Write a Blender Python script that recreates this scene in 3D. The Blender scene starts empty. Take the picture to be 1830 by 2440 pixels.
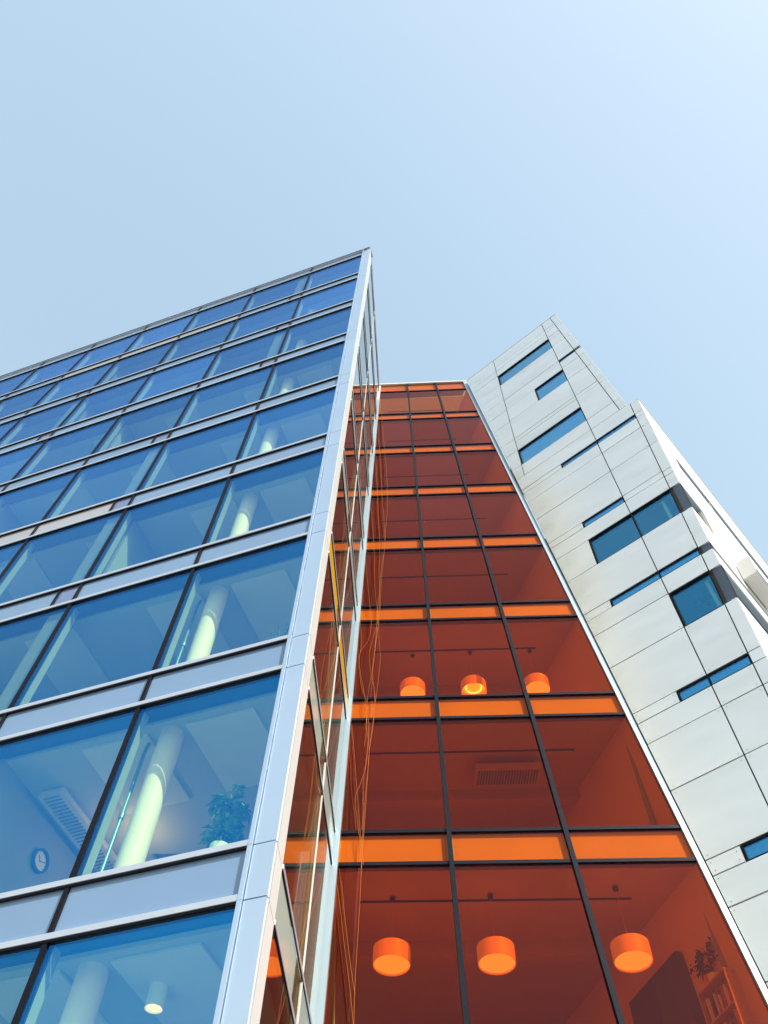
import bpy, bmesh, math, random
from math import radians as R
from mathutils import Vector
random.seed(7)
S = bpy.context.scene
col = S.collection
EYE = 1.6                                   # eye height above the pavement

# ------------------------------------------------------------------ camera
cam_d = bpy.data.cameras.new('camera')
cam = bpy.data.objects.new('camera', cam_d)
col.objects.link(cam)
pitch, roll, FPX = R(59.88398), R(2.46814), 1964.458
fw = Vector((0, math.cos(pitch), math.sin(pitch)))
up = Vector((0, -math.sin(pitch), math.cos(pitch)))
rt = Vector((1, 0, 0))
r2 = rt * math.cos(roll) + up * math.sin(roll)
u2 = up * math.cos(roll) - rt * math.sin(roll)
from mathutils import Matrix
M = Matrix((r2, u2, -fw)).transposed().to_4x4()
M.translation = Vector((0, 0, EYE))
cam.matrix_world = M
cam_d.sensor_fit = 'VERTICAL'
cam_d.sensor_height = 32.0
cam_d.lens = 32.0 * FPX / 2440.0
cam_d.clip_start = 0.05
cam_d.clip_end = 6000
S.camera = cam

# ------------------------------------------------------------------ sky, sun, exposure
SUN = Vector((0.62, -0.785, 0)).normalized()
EL = R(40)
w = bpy.data.worlds.new('World')
S.world = w
w.use_nodes = True
nt = w.node_tree
bg = nt.nodes['Background']
sky = nt.nodes.new('ShaderNodeTexSky')
sky.sky_type = 'NISHITA'
sky.sun_disc = False
sky.sun_elevation = EL
sky.sun_rotation = math.atan2(SUN.x, SUN.y)
sky.altitude = 0
sky.air_density = 2.2
sky.dust_density = 2.0
sky.ozone_density = 0.8
gm = nt.nodes.new('ShaderNodeGamma')                     # the even, hazy summer sky: contrast evenly softened
gm.inputs['Gamma'].default_value = 0.50
nt.links.new(sky.outputs[0], gm.inputs['Color'])
hs = nt.nodes.new('ShaderNodeHueSaturation')
hs.inputs['Saturation'].default_value = 1.40
hs.inputs['Hue'].default_value = 0.495
nt.links.new(gm.outputs[0], hs.inputs['Color'])
nt.links.new(hs.outputs[0], bg.inputs['Color'])
bg.inputs['Strength'].default_value = 0.149
sl = bpy.data.lights.new('sun', 'SUN')
sl.energy = 2.0
sl.angle = R(0.55)
sl.color = (1.0, 0.95, 0.86)
so = bpy.data.objects.new('sun', sl)
col.objects.link(so)
sd = Vector((SUN.x * math.cos(EL), SUN.y * math.cos(EL), math.sin(EL)))
so.rotation_euler = sd.to_track_quat('Z', 'Y').to_euler()
so.location = sd * 60
S.view_settings.view_transform = 'Standard'
S.view_settings.look = 'None'
S.view_settings.gamma = 1
S.view_settings.use_curve_mapping = False
S.view_settings.exposure = 1.72
S.render.engine = 'CYCLES'
cy = S.cycles
cy.max_bounces = 14
cy.diffuse_bounces = 5
cy.glossy_bounces = 6
cy.transparent_max_bounces = 32
cy.caustics_reflective = True
cy.blur_glossy = 0.0
cy.sample_clamp_indirect = 6
cy.use_denoising = True

# ------------------------------------------------------------------ materials
def mat(name):
    m = bpy.data.materials.new(name)
    m.use_nodes = True
    n = m.node_tree
    return m, n, n.nodes['Principled BSDF']

def plain(name, c, rough=.5, metal=0., spec=.5, noise=0., nscale=3., bump=0., bscale=8., stretch=None, vary=0.):
    m, n, b = mat(name)
    b.inputs['Base Color'].default_value = (*c, 1)
    b.inputs['Roughness'].default_value = rough
    b.inputs['Metallic'].default_value = metal
    b.inputs['Specular IOR Level'].default_value = spec
    L = n.links
    tc = n.nodes.new('ShaderNodeTexCoord')
    mp = n.nodes.new('ShaderNodeMapping')
    L.new(tc.outputs['Object'], mp.inputs[0])
    if stretch: mp.inputs['Scale'].default_value = stretch
    oi = n.nodes.new('ShaderNodeObjectInfo')
    sc = n.nodes.new('ShaderNodeVectorMath'); sc.operation = 'MULTIPLY_ADD'
    L.new(oi.outputs['Random'], sc.inputs[0]); sc.inputs[1].default_value = (37, 53, 71)
    L.new(mp.outputs[0], sc.inputs[2])
    last = None
    if noise or vary:
        hs = n.nodes.new('ShaderNodeHueSaturation')
        hs.inputs['Color'].default_value = (*c, 1)
        tx = n.nodes.new('ShaderNodeTexNoise')
        tx.inputs['Scale'].default_value = nscale; tx.inputs['Detail'].default_value = 6
        L.new(sc.outputs[0], tx.inputs['Vector'])
        mr = n.nodes.new('ShaderNodeMapRange')
        mr.inputs['From Min'].default_value = .25; mr.inputs['From Max'].default_value = .75
        mr.inputs['To Min'].default_value = 1 - noise; mr.inputs['To Max'].default_value = 1 + noise
        L.new(tx.outputs['Fac'], mr.inputs['Value'])
        mv = n.nodes.new('ShaderNodeMapRange')
        mv.inputs['To Min'].default_value = 1 - vary; mv.inputs['To Max'].default_value = 1 + vary
        L.new(oi.outputs['Random'], mv.inputs['Value'])
        mu = n.nodes.new('ShaderNodeMath'); mu.operation = 'MULTIPLY'
        L.new(mr.outputs[0], mu.inputs[0]); L.new(mv.outputs[0], mu.inputs[1])
        L.new(mu.outputs[0], hs.inputs['Value'])
        L.new(hs.outputs[0], b.inputs['Base Color'])
    if bump:
        t2 = n.nodes.new('ShaderNodeTexNoise')
        t2.inputs['Scale'].default_value = bscale; t2.inputs['Detail'].default_value = 2
        L.new(sc.outputs[0], t2.inputs['Vector'])
        bp = n.nodes.new('ShaderNodeBump')
        bp.inputs['Strength'].default_value = 1.0; bp.inputs['Distance'].default_value = bump
        L.new(t2.outputs['Fac'], bp.inputs['Height'])
        L.new(bp.outputs[0], b.inputs['Normal'])
    return m

def glass(name, T0, R0, wave=0., wscale=.5, gexp=5., rmax=.95, rc=(1, 1, 1)):
    """coated pane face: mirrors R0 and passes T0 head-on, mirrors nearly all at a glance"""
    m = bpy.data.materials.new(name); m.use_nodes = True
    n = m.node_tree; n.nodes.clear(); L = n.links
    out = n.nodes.new('ShaderNodeOutputMaterial')
    tr = n.nodes.new('ShaderNodeBsdfTransparent')
    gl = n.nodes.new('ShaderNodeBsdfGlossy'); gl.inputs['Roughness'].default_value = 0.0
    lw = n.nodes.new('ShaderNodeLayerWeight'); lw.inputs['Blend'].default_value = .5
    pw = n.nodes.new('ShaderNodeMath'); pw.operation = 'POWER'; pw.inputs[1].default_value = gexp
    L.new(lw.outputs['Facing'], pw.inputs[0])
    for sh, c0, c1 in ((tr, T0, (1 - rmax,) * 3), (gl, R0, tuple(rmax * q for q in rc))):
        mc = n.nodes.new('ShaderNodeMixRGB')
        mc.inputs[1].default_value = (*c0, 1); mc.inputs[2].default_value = (*c1, 1)
        L.new(pw.outputs[0], mc.inputs[0])
        if sh is gl:
            ov = n.nodes.new('ShaderNodeObjectInfo'); vm = n.nodes.new('ShaderNodeMapRange')
            vm.inputs['To Min'].default_value = .86; vm.inputs['To Max'].default_value = 1.12
            L.new(ov.outputs['Random'], vm.inputs['Value'])
            hv = n.nodes.new('ShaderNodeHueSaturation'); L.new(vm.outputs[0], hv.inputs['Value'])
            L.new(mc.outputs[0], hv.inputs['Color']); L.new(hv.outputs[0], sh.inputs[0])
        else: L.new(mc.outputs[0], sh.inputs[0])
    ad = n.nodes.new('ShaderNodeAddShader')
    L.new(tr.outputs[0], ad.inputs[0]); L.new(gl.outputs[0], ad.inputs[1])
    L.new(ad.outputs[0], out.inputs[0])
    if wave:
        tc = n.nodes.new('ShaderNodeTexCoord'); oi = n.nodes.new('ShaderNodeObjectInfo')
        sc = n.nodes.new('ShaderNodeVectorMath'); sc.operation = 'MULTIPLY_ADD'
        L.new(oi.outputs['Random'], sc.inputs[0]); sc.inputs[1].default_value = (37, 53, 71)
        L.new(tc.outputs['Object'], sc.inputs[2])
        t2 = n.nodes.new('ShaderNodeTexNoise'); t2.inputs['Scale'].default_value = wscale; t2.inputs['Detail'].default_value = 0
        L.new(sc.outputs[0], t2.inputs['Vector'])
        bp = n.nodes.new('ShaderNodeBump'); bp.inputs['Strength'].default_value = 1; bp.inputs['Distance'].default_value = wave
        L.new(t2.outputs['Fac'], bp.inputs['Height']); L.new(bp.outputs[0], gl.inputs['Normal'])
    return m

def glow(name, c, s):
    m, n, b = mat(name)
    b.inputs['Base Color'].default_value = (*c, 1)
    b.inputs['Emission Color'].default_value = (*c, 1)
    b.inputs['Emission Strength'].default_value = s
    return m

MT = {
 'glassA': glass('blue_coated_glass', (.84, .93, .74), (.004, .090, .255), wave=.005, rc=(.36, .52, .90)),
 'glassD': glass('side_glass', (.66, .66, .54), (.09, .09, .08), wave=.002, wscale=.8, gexp=3.2),
 'glassC': glass('orange_glass', (.87, .575, .25), (.025, .012, .017), wave=.010, wscale=.7, rmax=.62, rc=(1, .55, .62)),
 'skylight': glass('clear_skylight_glass', (.95, .96, .96), (.03, .03, .03)),
 'glassB2': glass('clear_blue_window_glass', (.80, .92, .84), (.02, .10, .18), wave=.003),
 'glassB': glass('blue_window_glass', (.72, .88, .74), (.05, .18, .34), wave=.003),
 'spandrel': plain('pale_enamelled_glass', (.16, .26, .42), .22, 0, .6, noise=.03, nscale=1.2, vary=.06),
 'spandrel_n': plain('lavender_enamelled_glass', (.15, .20, .36), .2, 0, .6, noise=.03, vary=.05),
 'spandrel_refl': plain('warm_reflection_enamelled_glass', (.36, .37, .40), .25, 0, .6, noise=.03, vary=.03),  # warm reflection put into the panel's base colour
 'spandrel_g': plain('pale_green_enamelled_glass', (.36, .46, .42), .12, 0, .6, noise=.03),
 'spandrel_y': plain('yellow_enamelled_glass', (.62, .36, .008), .2, 0, .5, noise=.05),
 'ledge': plain('silver_aluminium', (.56, .60, .67), .38, .55, .5, noise=.04, nscale=4, bump=.0006, bscale=20),
 'pillar': plain('pale_aluminium_sheet', (.46, .575, .72), .33, .55, .5, noise=.03, nscale=1.5, bump=.0006, bscale=3, vary=.02),
 'white_metal': plain('white_painted_metal', (.56, .57, .57), .4, 0, .5, noise=.03, nscale=5),
 'inner': plain('pale_grey_inner_frame', (.24, .28, .28), .5, noise=.03),
 'strip': plain('light_blue_grey_metal', (.34, .44, .52), .42, .3, .5, noise=.06, nscale=3, stretch=(1, 1, .3)),
 'dark': plain('dark_bronze_aluminium', (.007, .007, .013), .55, .0, .12, noise=.15, nscale=6),
 'navy': plain('navy_black_steel', (.006, .008, .017), .55, .0, .12, noise=.2, nscale=9),
 'seal': plain('black_rubber_seal', (.01, .01, .012), .6),
 'ceiling': plain('grey_ceiling_plaster', (.42, .45, .41), .8, noise=.03, nscale=.8),
 'ceil_dim': plain('dimmed_ceiling_plaster', (.22, .24, .25), .8, noise=.03, nscale=.8),  # ceiling copy with the dimness of the top storeys put into its colour
 'raft': plain('acoustic_ceiling_board', (.62, .63, .58), .9, noise=.03),
 'wall': plain('grey_interior_paint', (.25, .28, .27), .8, noise=.05, nscale=.7),
 'wall_o': plain('warm_interior_paint', (.70, .50, .38), .8, noise=.06, nscale=.7),
 'ceil_o': plain('warm_ceiling_board', (.50, .37, .31), .85, noise=.04),
 'wall_d': plain('grey_interior_partition', (.16, .17, .19), .7, noise=.06),  # also serves as the darkened walls of the dim top storeys
 'pocket': plain('dark_blind_pocket', (.03, .03, .035), .8),
 'floor': plain('dark_linoleum', (.17, .16, .15), .45, noise=.06),
 'floor_o': plain('oak_floor_boards', (.45, .30, .18), .4, noise=.12, nscale=2, stretch=(1, 8, 1)),
 'column': plain('warm_white_plaster_column', (.80, .68, .66), .6, noise=.02, bump=.0008, bscale=30),
 'orange_sp': plain('cream_insulated_backing_panel', (.62, .66, .36), .7, 0, .15, noise=.06, nscale=1.0, vary=.04, stretch=(1, 1, .5)),
 'panel': plain('silver_white_composite_panel', (.83, .85, .845), .24, .40, .5, noise=.035, nscale=.8, bump=.07, bscale=.6, vary=.022, stretch=(.55, .55, 1.5)),
 'wall_w': plain('white_render', (.66, .66, .65), .55, noise=.03, nscale=1.5),
 'back': plain('dark_backing_board', (.012, .013, .014), .8),
 'dpanel': plain('dark_blue_grey_glazed_panel', (.055, .075, .11), .12, 0, .6, noise=.05),
 'asphalt': plain('asphalt', (.055, .055, .055), .85, noise=.2, nscale=2, bump=.004, bscale=60),
 'paving': plain('pale_concrete_paving', (.34, .33, .31), .8, noise=.12, nscale=1.5, bump=.003, bscale=40),
 'kerb': plain('granite_kerb', (.30, .30, .29), .75, noise=.15, nscale=9),
 'roofing': plain('grey_roof_membrane', (.18, .18, .18), .85, noise=.1),
 'shade': glow('lit_fabric_lamp_shade', (.80, .36, .14), .10),
 'diffuser': glow('lit_lamp_diffuser', (.86, .44, .15), .50),
 'lampmetal': plain('white_lamp_enamel', (.84, .84, .80), .4, noise=.02),
 'streak': plain('orange_light_streak', (.42, .13, .015), .4, 0, .4),  # orange colour standing for reflected sunlight on the leaning front
 'black': plain('matt_black_metal', (.02, .02, .022), .5),
 'leaf': plain('variegated_green_leaf', (.20, .34, .04), .25, 0, .6, noise=.8, nscale=9, vary=.25),
 'leaf_d': plain('dusty_dark_leaf', (.03, .075, .035), .5, noise=.3, nscale=9, vary=.2),
 'stem': plain('brown_woody_stem', (.10, .07, .04), .8, noise=.2),
 'pot': plain('white_glazed_pot', (.80, .80, .76), .3, noise=.03),
 'soil': plain('dark_potting_soil', (.03, .022, .016), .95, noise=.4, nscale=30),
 'clock': plain('cream_clock_face', (.75, .74, .66), .5, noise=.02),
 'wood': plain('pale_beech_veneer', (.50, .34, .19), .45, noise=.12, nscale=5, stretch=(1, 1, 9)),
 'cupboard': plain('dark_stained_cupboard', (.06, .05, .05), .5, noise=.1),
 'chair': plain('dark_blue_chair_fabric', (.03, .06, .16), .85, noise=.1, nscale=30),
 'monitor': plain('black_monitor_plastic', (.03, .03, .032), .4, noise=.05),
 'pipe': plain('blue_grey_steel_pipe', (.16, .26, .34), .35, .4, noise=.1),
 'ring': glow('lit_ring_tube', (1.0, .62, .3), 1.5),
 'bulb': glow('lit_warm_bulb', (1.0, .70, .34), .9),
 'spark': glow('small_lit_bulb', (1.0, .55, .2), 30.0),
}
for i, c in enumerate([(.55, .50, .42), (.62, .20, .10), (.18, .22, .32), (.70, .66, .60), (.35, .12, .10), (.10, .10, .12), (.66, .42, .16)]):
    MT['book%d' % i] = plain('book_spine_%s' % 'abcdefg'[i], c, .6, noise=.08, nscale=12)

# ------------------------------------------------------------------ object helpers
Wloc = {}
cache = {}
def root(name, loc, label, cat, group=None):
    o = bpy.data.objects.new(name, None); o.empty_display_size = .2
    col.objects.link(o)
    loc = Vector(loc) + Vector((0, 0, EYE))
    o.location = loc; Wloc[o] = loc
    o['label'] = label; o['category'] = cat
    if group: o['group'] = group
    return o

def mk(name, V, F, m, parent=None, smooth=False, kind=None, label=None):
    """V in camera-relative metres; becomes one object with its own origin"""
    V = [Vector(v) for v in V]
    c = Vector((0, 0, 0))
    for v in V: c += v
    c /= len(V)
    c = Vector((round(c.x, 4), round(c.y, 4), round(c.z, 4)))
    rel = [tuple(round(x, 4) for x in (v - c)) for v in V]
    key = (tuple(rel), tuple(map(tuple, F)), m, smooth)
    me = cache.get(key)
    if me is None:
        me = bpy.data.meshes.new(name)
        me.from_pydata(rel, [], F)
        bm = bmesh.new(); bm.from_mesh(me)
        bmesh.ops.recalc_face_normals(bm, faces=bm.faces)
        bm.to_mesh(me); bm.free()
        if smooth:
            for p in me.polygons: p.use_smooth = True
            try: me.set_sharp_from_angle(angle=R(40))
            except Exception: pass
        me.materials.append(MT[m])
        cache[key] = me
    o = bpy.data.objects.new(name, me)
    col.objects.link(o)
    wc = c + Vector((0, 0, EYE))
    Wloc[o] = wc
    if parent is not None:
        o.parent = parent; o.location = wc - Wloc[parent]
    else:
        o.location = wc
    if kind: o['kind'] = kind
    if label: o['label'] = label
    return o

BOXF = [(0, 1, 2, 3), (4, 7, 6, 5), (0, 4, 5, 1), (1, 5, 6, 2), (2, 6, 7, 3), (3, 7, 4, 0)]
def box(name, F, s0, s1, d0, d1, z0, z1, m, parent=None, **k):
    V = [F(s, d, z) for d in (d0, d1) for s, z in ((s0, z0), (s1, z0), (s1, z1), (s0, z1))]
    return mk(name, V, BOXF, m, parent, **k)

def prism(name, F, poly, d0, d1, m, parent=None, **k):
    n = len(poly)
    V = [F(s, d0, z) for s, z in poly] + [F(s, d1, z) for s, z in poly]
    Fc = [tuple(range(n)), tuple(range(2 * n - 1, n - 1, -1))] + [(i, i + n, (i + 1) % n + n, (i + 1) % n) for i in range(n)]
    return mk(name, V, Fc, m, parent, **k)

class MB:
    """gathers several solids into one mesh (one part)"""
    def __init__(s): s.V = []; s.F = []
    def add(s, V, F):
        o = len(s.V); s.V += [Vector(v) for v in V]; s.F += [tuple(i + o for i in f) for f in F]; return s
    def box(s, F, s0, s1, d0, d1, z0, z1):
        return s.add([F(a, d, z) for d in (d0, d1) for a, z in ((s0, z0), (s1, z0), (s1, z1), (s0, z1))], BOXF)
    def prism(s, F, poly, d0, d1):
        n = len(poly)
        return s.add([F(a, d0, z) for a, z in poly] + [F(a, d1, z) for a, z in poly],
                     [tuple(range(n)), tuple(range(2 * n - 1, n - 1, -1))] + [(i, i + n, (i + 1) % n + n, (i + 1) % n) for i in range(n)])
    def tube(s, pts, r, n=8, cap=True):
        rings = []
        for i, p in enumerate(pts):
            p = Vector(p)
            t = (Vector(pts[min(i + 1, len(pts) - 1)]) - Vector(pts[max(i - 1, 0)])).normalized()
            a = t.orthogonal().normalized() if abs(t.z) < .99 else Vector((1, 0, 0))
            b = t.cross(a)
            rr = r[i] if isinstance(r, (list, tuple)) else r
            rings.append([p + (a * math.cos(q) + b * math.sin(q)) * rr for q in [2 * math.pi * j / n for j in range(n)]])
        V = [v for ring in rings for v in ring]
        F = [(i * n + j, i * n + (j + 1) % n, (i + 1) * n + (j + 1) % n, (i + 1) * n + j) for i in range(len(pts) - 1) for j in range(n)]
        if cap: F += [tuple(range(n))[::-1], tuple(range((len(pts) - 1) * n, len(pts) * n))]
        return s.add(V, F)
    def lathe(s, c, prof, n=24):
        """prof: list of (radius, z); closed shells when it returns to its start"""
        c = Vector(c)
        V = [c + Vector((r * math.cos(2 * math.pi * j / n), r * math.sin(2 * math.pi * j / n), z)) for r, z in prof for j in range(n)]
        F = [(i * n + j, i * n + (j + 1) % n, (i + 1) * n + (j + 1) % n, (i + 1) * n + j) for i in range(len(prof) - 1) for j in range(n)]
        return s.add(V, F)
    def build(s, name, m, parent=None, **k): return mk(name, s.V, s.F, m, parent, **k)

# ------------------------------------------------------------------ frames measured on the place
K = Vector((-1.01601, 7.69570, 0))                       # foot of the sharp corner (camera-relative)
dA, nA = Vector((-.932685, .360693, 0)), Vector((.360693, .932685, 0))
def A(s, d, z): return K + dA * s + nA * d + Vector((0, 0, z))
tD = R(5.3)
dD, nDi = Vector((math.sin(tD), math.cos(tD), 0)), Vector((-math.cos(tD), math.sin(tD), 0))
def D(s, d, z): return K + dD * s + nDi * d + Vector((0, 0, z))
ca, cb, cc = -.088449, .068207, 11.33804                 # leaning orange front: y = ca x + cb z + cc
nC = Vector((-ca, 1, -cb)).normalized()
def C(x, d, z):
    v = Vector((x, ca * x + cb * z + cc, z)); return v + nC * d
tB = R(47.8)
eB, nB = Vector((math.sin(tB), -math.cos(tB), 0)), Vector((math.cos(tB), math.sin(tB), 0))
P0 = Vector((6.1289, 10.7959, 0))
def B(s, d, z): return P0 + eB * s + nB * d + Vector((0, 0, z))
gE = Vector((.688, .726, 0)).normalized()
def outL(z): return 2.05 - .0458 * (23.84 - z)
nE = Vector((gE.y, -gE.x, 0))                            # outward, to the right and front
def E(t, d, z): return P0 + eB * outL(z) + gE * t - nE * d + Vector((0, 0, z))
GZ = -EYE
S1 = 31.1776; FL = 3.6; DH = .6736
def sill(i): return S1 - FL * (i - 1)
def head(i): return sill(i) - DH
ROOF = 34.90

# ================================================================== GROUND
def sheet(name, x0, x1, y0, y1, z, m):
    return mk(name, [(x0, y0, z), (x1, y0, z), (x1, y1, z), (x0, y1, z)], [(0, 1, 2, 3)], m, kind='structure')
sheet('ground', -1500, 1500, -1500, 1500, GZ - .13, 'asphalt')
mkp = MB(); mkp.add([(x, y, z) for z in (GZ - .12, GZ) for x, y in ((-60, -6), (60, -6), (60, 60), (-60, 60))], BOXF)
mkp.build('pavement', 'paving', kind='structure')
mkk = MB(); mkk.add([(x, y, z) for z in (GZ - .126, GZ + .006) for x, y in ((-60, -6.2), (60, -6.2), (60, -6.004), (-60, -6.004))], BOXF)
mkk.build('kerb', 'kerb', kind='structure')

# ================================================================== BLUE GLASS OFFICE BUILDING
g1 = root('glass_office_building', A(0, 0, GZ), 'tall office block with blue glass curtain wall and sharp silver corner', 'building')
MUL = [2.60 + 2.573 * k for k in range(9)]
XL = .334                                                # right limit of the glass beside the corner cladding
END = MUL[-1]
edges = [XL] + MUL
ROWS = range(0, 10)
def strip_end(z): return 4.16 + .0688 * (z + 1)           # where the side glass meets the leaning front (D metres)
def dend(z):
    x = -.6390 + .0054 * z                                # centre of the end post
    y = ca * x + cb * z + cc
    return (Vector((x, y, 0)) - K).dot(dD)

# panes, spandrels and partitions of the main front
NARROW = {(1, 0), (2, 0), (3, 0), (4, 1), (5, 1), (6, 1), (2, 3), (3, 3), (8, 5), (7, 4)}
WARM_REFL = {(5, 2), (5, 3), (1, 4), (1, 2), (1, 3)}  # spandrels that carry a painted warm reflection
for r in ROWS:
    zt, zb = head(r), sill(r + 1)
    for k in range(len(edges) - 1):
        a, b = edges[k] + (.035 if k else .0), edges[k + 1] - .035
        box('window_pane', A, a, b, .0, .024, zb + .072, zt - .003, 'glassA', g1)
        # spandrel above this window
        zs0, zs1 = head(r) + .072, sill(r) - .003
        if r == 0: zs1 = ROOF - .09
        mm = 'spandrel_refl' if (r, k) in WARM_REFL else 'spandrel'
        if k and (r, k - 1) in NARROW:
            box('spandrel_panel', A, a, a + .43, .010, .034, zs0, zs1, 'spandrel_n', g1)
            box('narrow_mullion', A, a + .433, a + .487, -.02, .05, zs0, zs1, 'dark', g1)
            a += .49
        box('spandrel_panel', A, a, b, .006, .030, zs0, zs1, mm, g1)
for r, k in ((0, 0), (2, 0), (4, 1), (5, 1), (6, 1), (2, 3), (7, 4)):
    box('interior_partition', A, MUL[k] + .04, MUL[k] + .52, .10, .22, sill(r + 1) + .05, head(r) - .05, 'wall_d', g1)
for s in MUL:
    mu = box('mullion', A, s - .030, s + .030, -.026, .10, GZ, ROOF - .09, 'dark', g1)
for s in MUL[:-1]:
    for r in ROWS:                                       # white inner return beside every mullion
        box('inner_frame', A, s - .030, s + .030,   .104, .24, sill(r + 1) - .02, head(r) + .02, 'inner', g1)
for i in range(0, 11):
    if i:
        le = box('window_ledge', A, XL + .002, END, -.046, -.002, sill(i), sill(i) + .075, 'ledge', g1)
        box('drip_edge', A, XL + .003, END, -.034, .0, sill(i) - .026, sill(i) - .002, 'dark', le)
    le = box('window_ledge', A, XL + .002, END, -.046, -.002, head(i), head(i) + .075, 'ledge', g1)
    box('drip_edge', A, XL + .003, END, -.034, .0, head(i) - .026, head(i) - .002, 'dark', le)
box('roof_coping', A, -.0, END, -.06, .35, ROOF - .085, ROOF - .04, 'ledge', g1)
box('roof_edge_trim', A, .02, END, -.075, .30, ROOF - .036, ROOF + .01, 'dark', g1)

# corner cladding: front sheets, trim strip, white side sheets
lv = sorted([sill(i) for i in range(1, 11)] + [head(i) for i in range(0, 11)])
lv = [GZ] + lv + [ROOF - .09]
for z0, z1 in zip(lv[:-1], lv[1:]):
    a, b = z0 + .008, z1 - .008
    box('cladding_panel', A, .004, .262, -.030, .045, a, b, 'pillar', g1)
    box('cladding_panel', D, .004, .345, -.004, .040, a + .0, b - .0, 'white_metal', g1)
    box('cladding_panel', D, .352, .455, -.004, .040, a + .0, b - .0, 'white_metal', g1)
    box('cladding_trim', A, .276, XL - .003, -.050, .10, z0 + .002, z1 - .002, 'pillar', g1)
mb = MB()
mb.box(A, .05, .33, .05, .10, GZ, ROOF - .1)
mb.box(D, .12, .45, .045, .09, GZ, ROOF - .1)
mb.build('corner_backing', 'seal', g1)

# the narrow side front
DM, DN = 2.62, 2.05
for r in ROWS:
    zt, zb = head(r), sill(r + 1)
    e = min(dend(zb), dend(zt)) - .02
    box('window_pane', D, .465, DM - .02, .0, .024, zb + .062, zt - .03, 'glassD', g1)
    prism('window_pane', D, [(DM + .02, zb + .062), (dend(zb) - .07, zb + .062), (dend(zt) - .07, zt - .03), (DM + .02, zt - .03)], .0, .024, 'glassD', g1)
    zs0, zs1 = head(r) + .062, sill(r) - .03
    if r == 0: zs1 = ROOF - .09
    sm = 'spandrel_y' if r == 6 else 'spandrel_g'
    box('spandrel_panel', D, .465, DN, .004, .026, zs0, zs1, sm, g1)
    box('spandrel_panel', D, DN + .03, DM - .02, .004, .026, zs0, zs1, 'glassD', g1)
    prism('spandrel_panel', D, [(DM + .02, zs0), (dend(zs0) - .07, zs0), (dend(zs1) - .07, zs1), (DM + .02, zs1)], .004, .026, sm, g1)
for i in range(0, 11):
    for z in ([sill(i)] if i else []) + [head(i)]:
        le = box('window_ledge', D, .458, dend(z) - .05, -.018, -.002, z, z + .06, 'ledge', g1)
        box('drip_edge', D, .458, dend(z) - .052, -.013, .0, z - .024, z - .002, 'dark', le)
box('mullion', D, DM - .012, DM + .012, -.012, .09, GZ, ROOF - .09, 'white_metal', g1)
box('roof_coping', D, .0, dend(ROOF) - .02, -.02, .35, ROOF - .085, ROOF - .04, 'ledge', g1)
# end post where the side front runs into the leaning orange front
prism('end_post', C, [(-.7178 + .0059 * GZ, GZ), (-.5601 + .0049 * GZ, GZ), (-.5601 + .0049 * 33, 33.0), (-.7178 + .0059 * 33, 33.0)], -.05, .10, 'strip', g1)
prism('end_post', C, [(-.7178 + .0059 * 33.01, 33.01), (-.5601 + .0049 * 33.01, 33.01), (-.5601 + .0049 * 35, 34.9), (-.7178 + .0059 * 35, 34.9)], -.05, .10, 'white_metal', g1)

# interior: slabs, ceilings, partitions, round columns
def plan(F, pts, z0, z1):
    pass
DEEP = 7.0
def slab(name, z0, z1, inset, m, g=g1, send=END, deep=DEEP):
    p = [A(send, inset, 0), A(.30 + inset * .5, inset, 0), D(.5 + inset, .10 + inset * .3, 0), D(4.0, .10 + inset * .3, 0), D(4.0, 3.0, 0), A(4.0, deep, 0), A(send, deep, 0)]
    n = len(p)
    V = [Vector((q.x, q.y, z)) for z in (z0, z1) for q in p]
    F = [tuple(range(n))[::-1], tuple(range(n, 2 * n))] + [(i, (i + 1) % n, (i + 1) % n + n, i + n) for i in range(n)]
    return mk(name, V, F, m, g)
for r in range(0, 11):
    if r: slab('floor_slab', head(r) + .18, sill(r) - .10, .06, 'floor')
    else: slab('roof_slab', ROOF - .30, ROOF - .10, .04, 'roofing')
    cl = slab('ceiling', head(r) + .03, head(r) + .09, .40, 'ceiling' if r > 2 else 'ceil_dim')
    pk = MB(); pk.box(A, .35, END, .06, .385, head(r) + .10, head(r) + .17); pk.build('blind_pocket', 'pocket', g1)
    if r < 10:
        box('interior_wall', A, 3.2, END, DEEP - .1, DEEP, sill(r + 1) - .1, head(r) + .03, 'wall' if r > 2 else 'wall_d', g1)  # top storeys: room dimness is put into darker wall and ceiling colours
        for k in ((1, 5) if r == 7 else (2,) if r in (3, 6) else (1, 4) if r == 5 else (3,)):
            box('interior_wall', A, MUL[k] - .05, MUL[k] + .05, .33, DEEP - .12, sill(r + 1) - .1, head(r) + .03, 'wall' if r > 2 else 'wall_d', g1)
        for s, d in ((2.40, .66), (MUL[4] - .2, .9)):
            c = A(s, d, 0); m_ = MB()
            m_.tube([(c.x, c.y, sill(r + 1) - .1), (c.x, c.y, head(r) + .03)], .175, 32)
            m_.build('column', 'column', g1, smooth=True)
        for s in (1.56, MUL[0] + .7, MUL[1] + .8, MUL[2] + .7):
            box('ceiling_panel', A, s - .55, s + .55, .52, 2.0, head(r) - .012, head(r) + .024, 'raft' if r > 2 else 'ceil_dim', g1)
# the far end wall and back closing the volume
box('end_wall', A, END + .0, END + .25, -.03, DEEP, GZ, ROOF, 'wall_w', g1)
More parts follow.
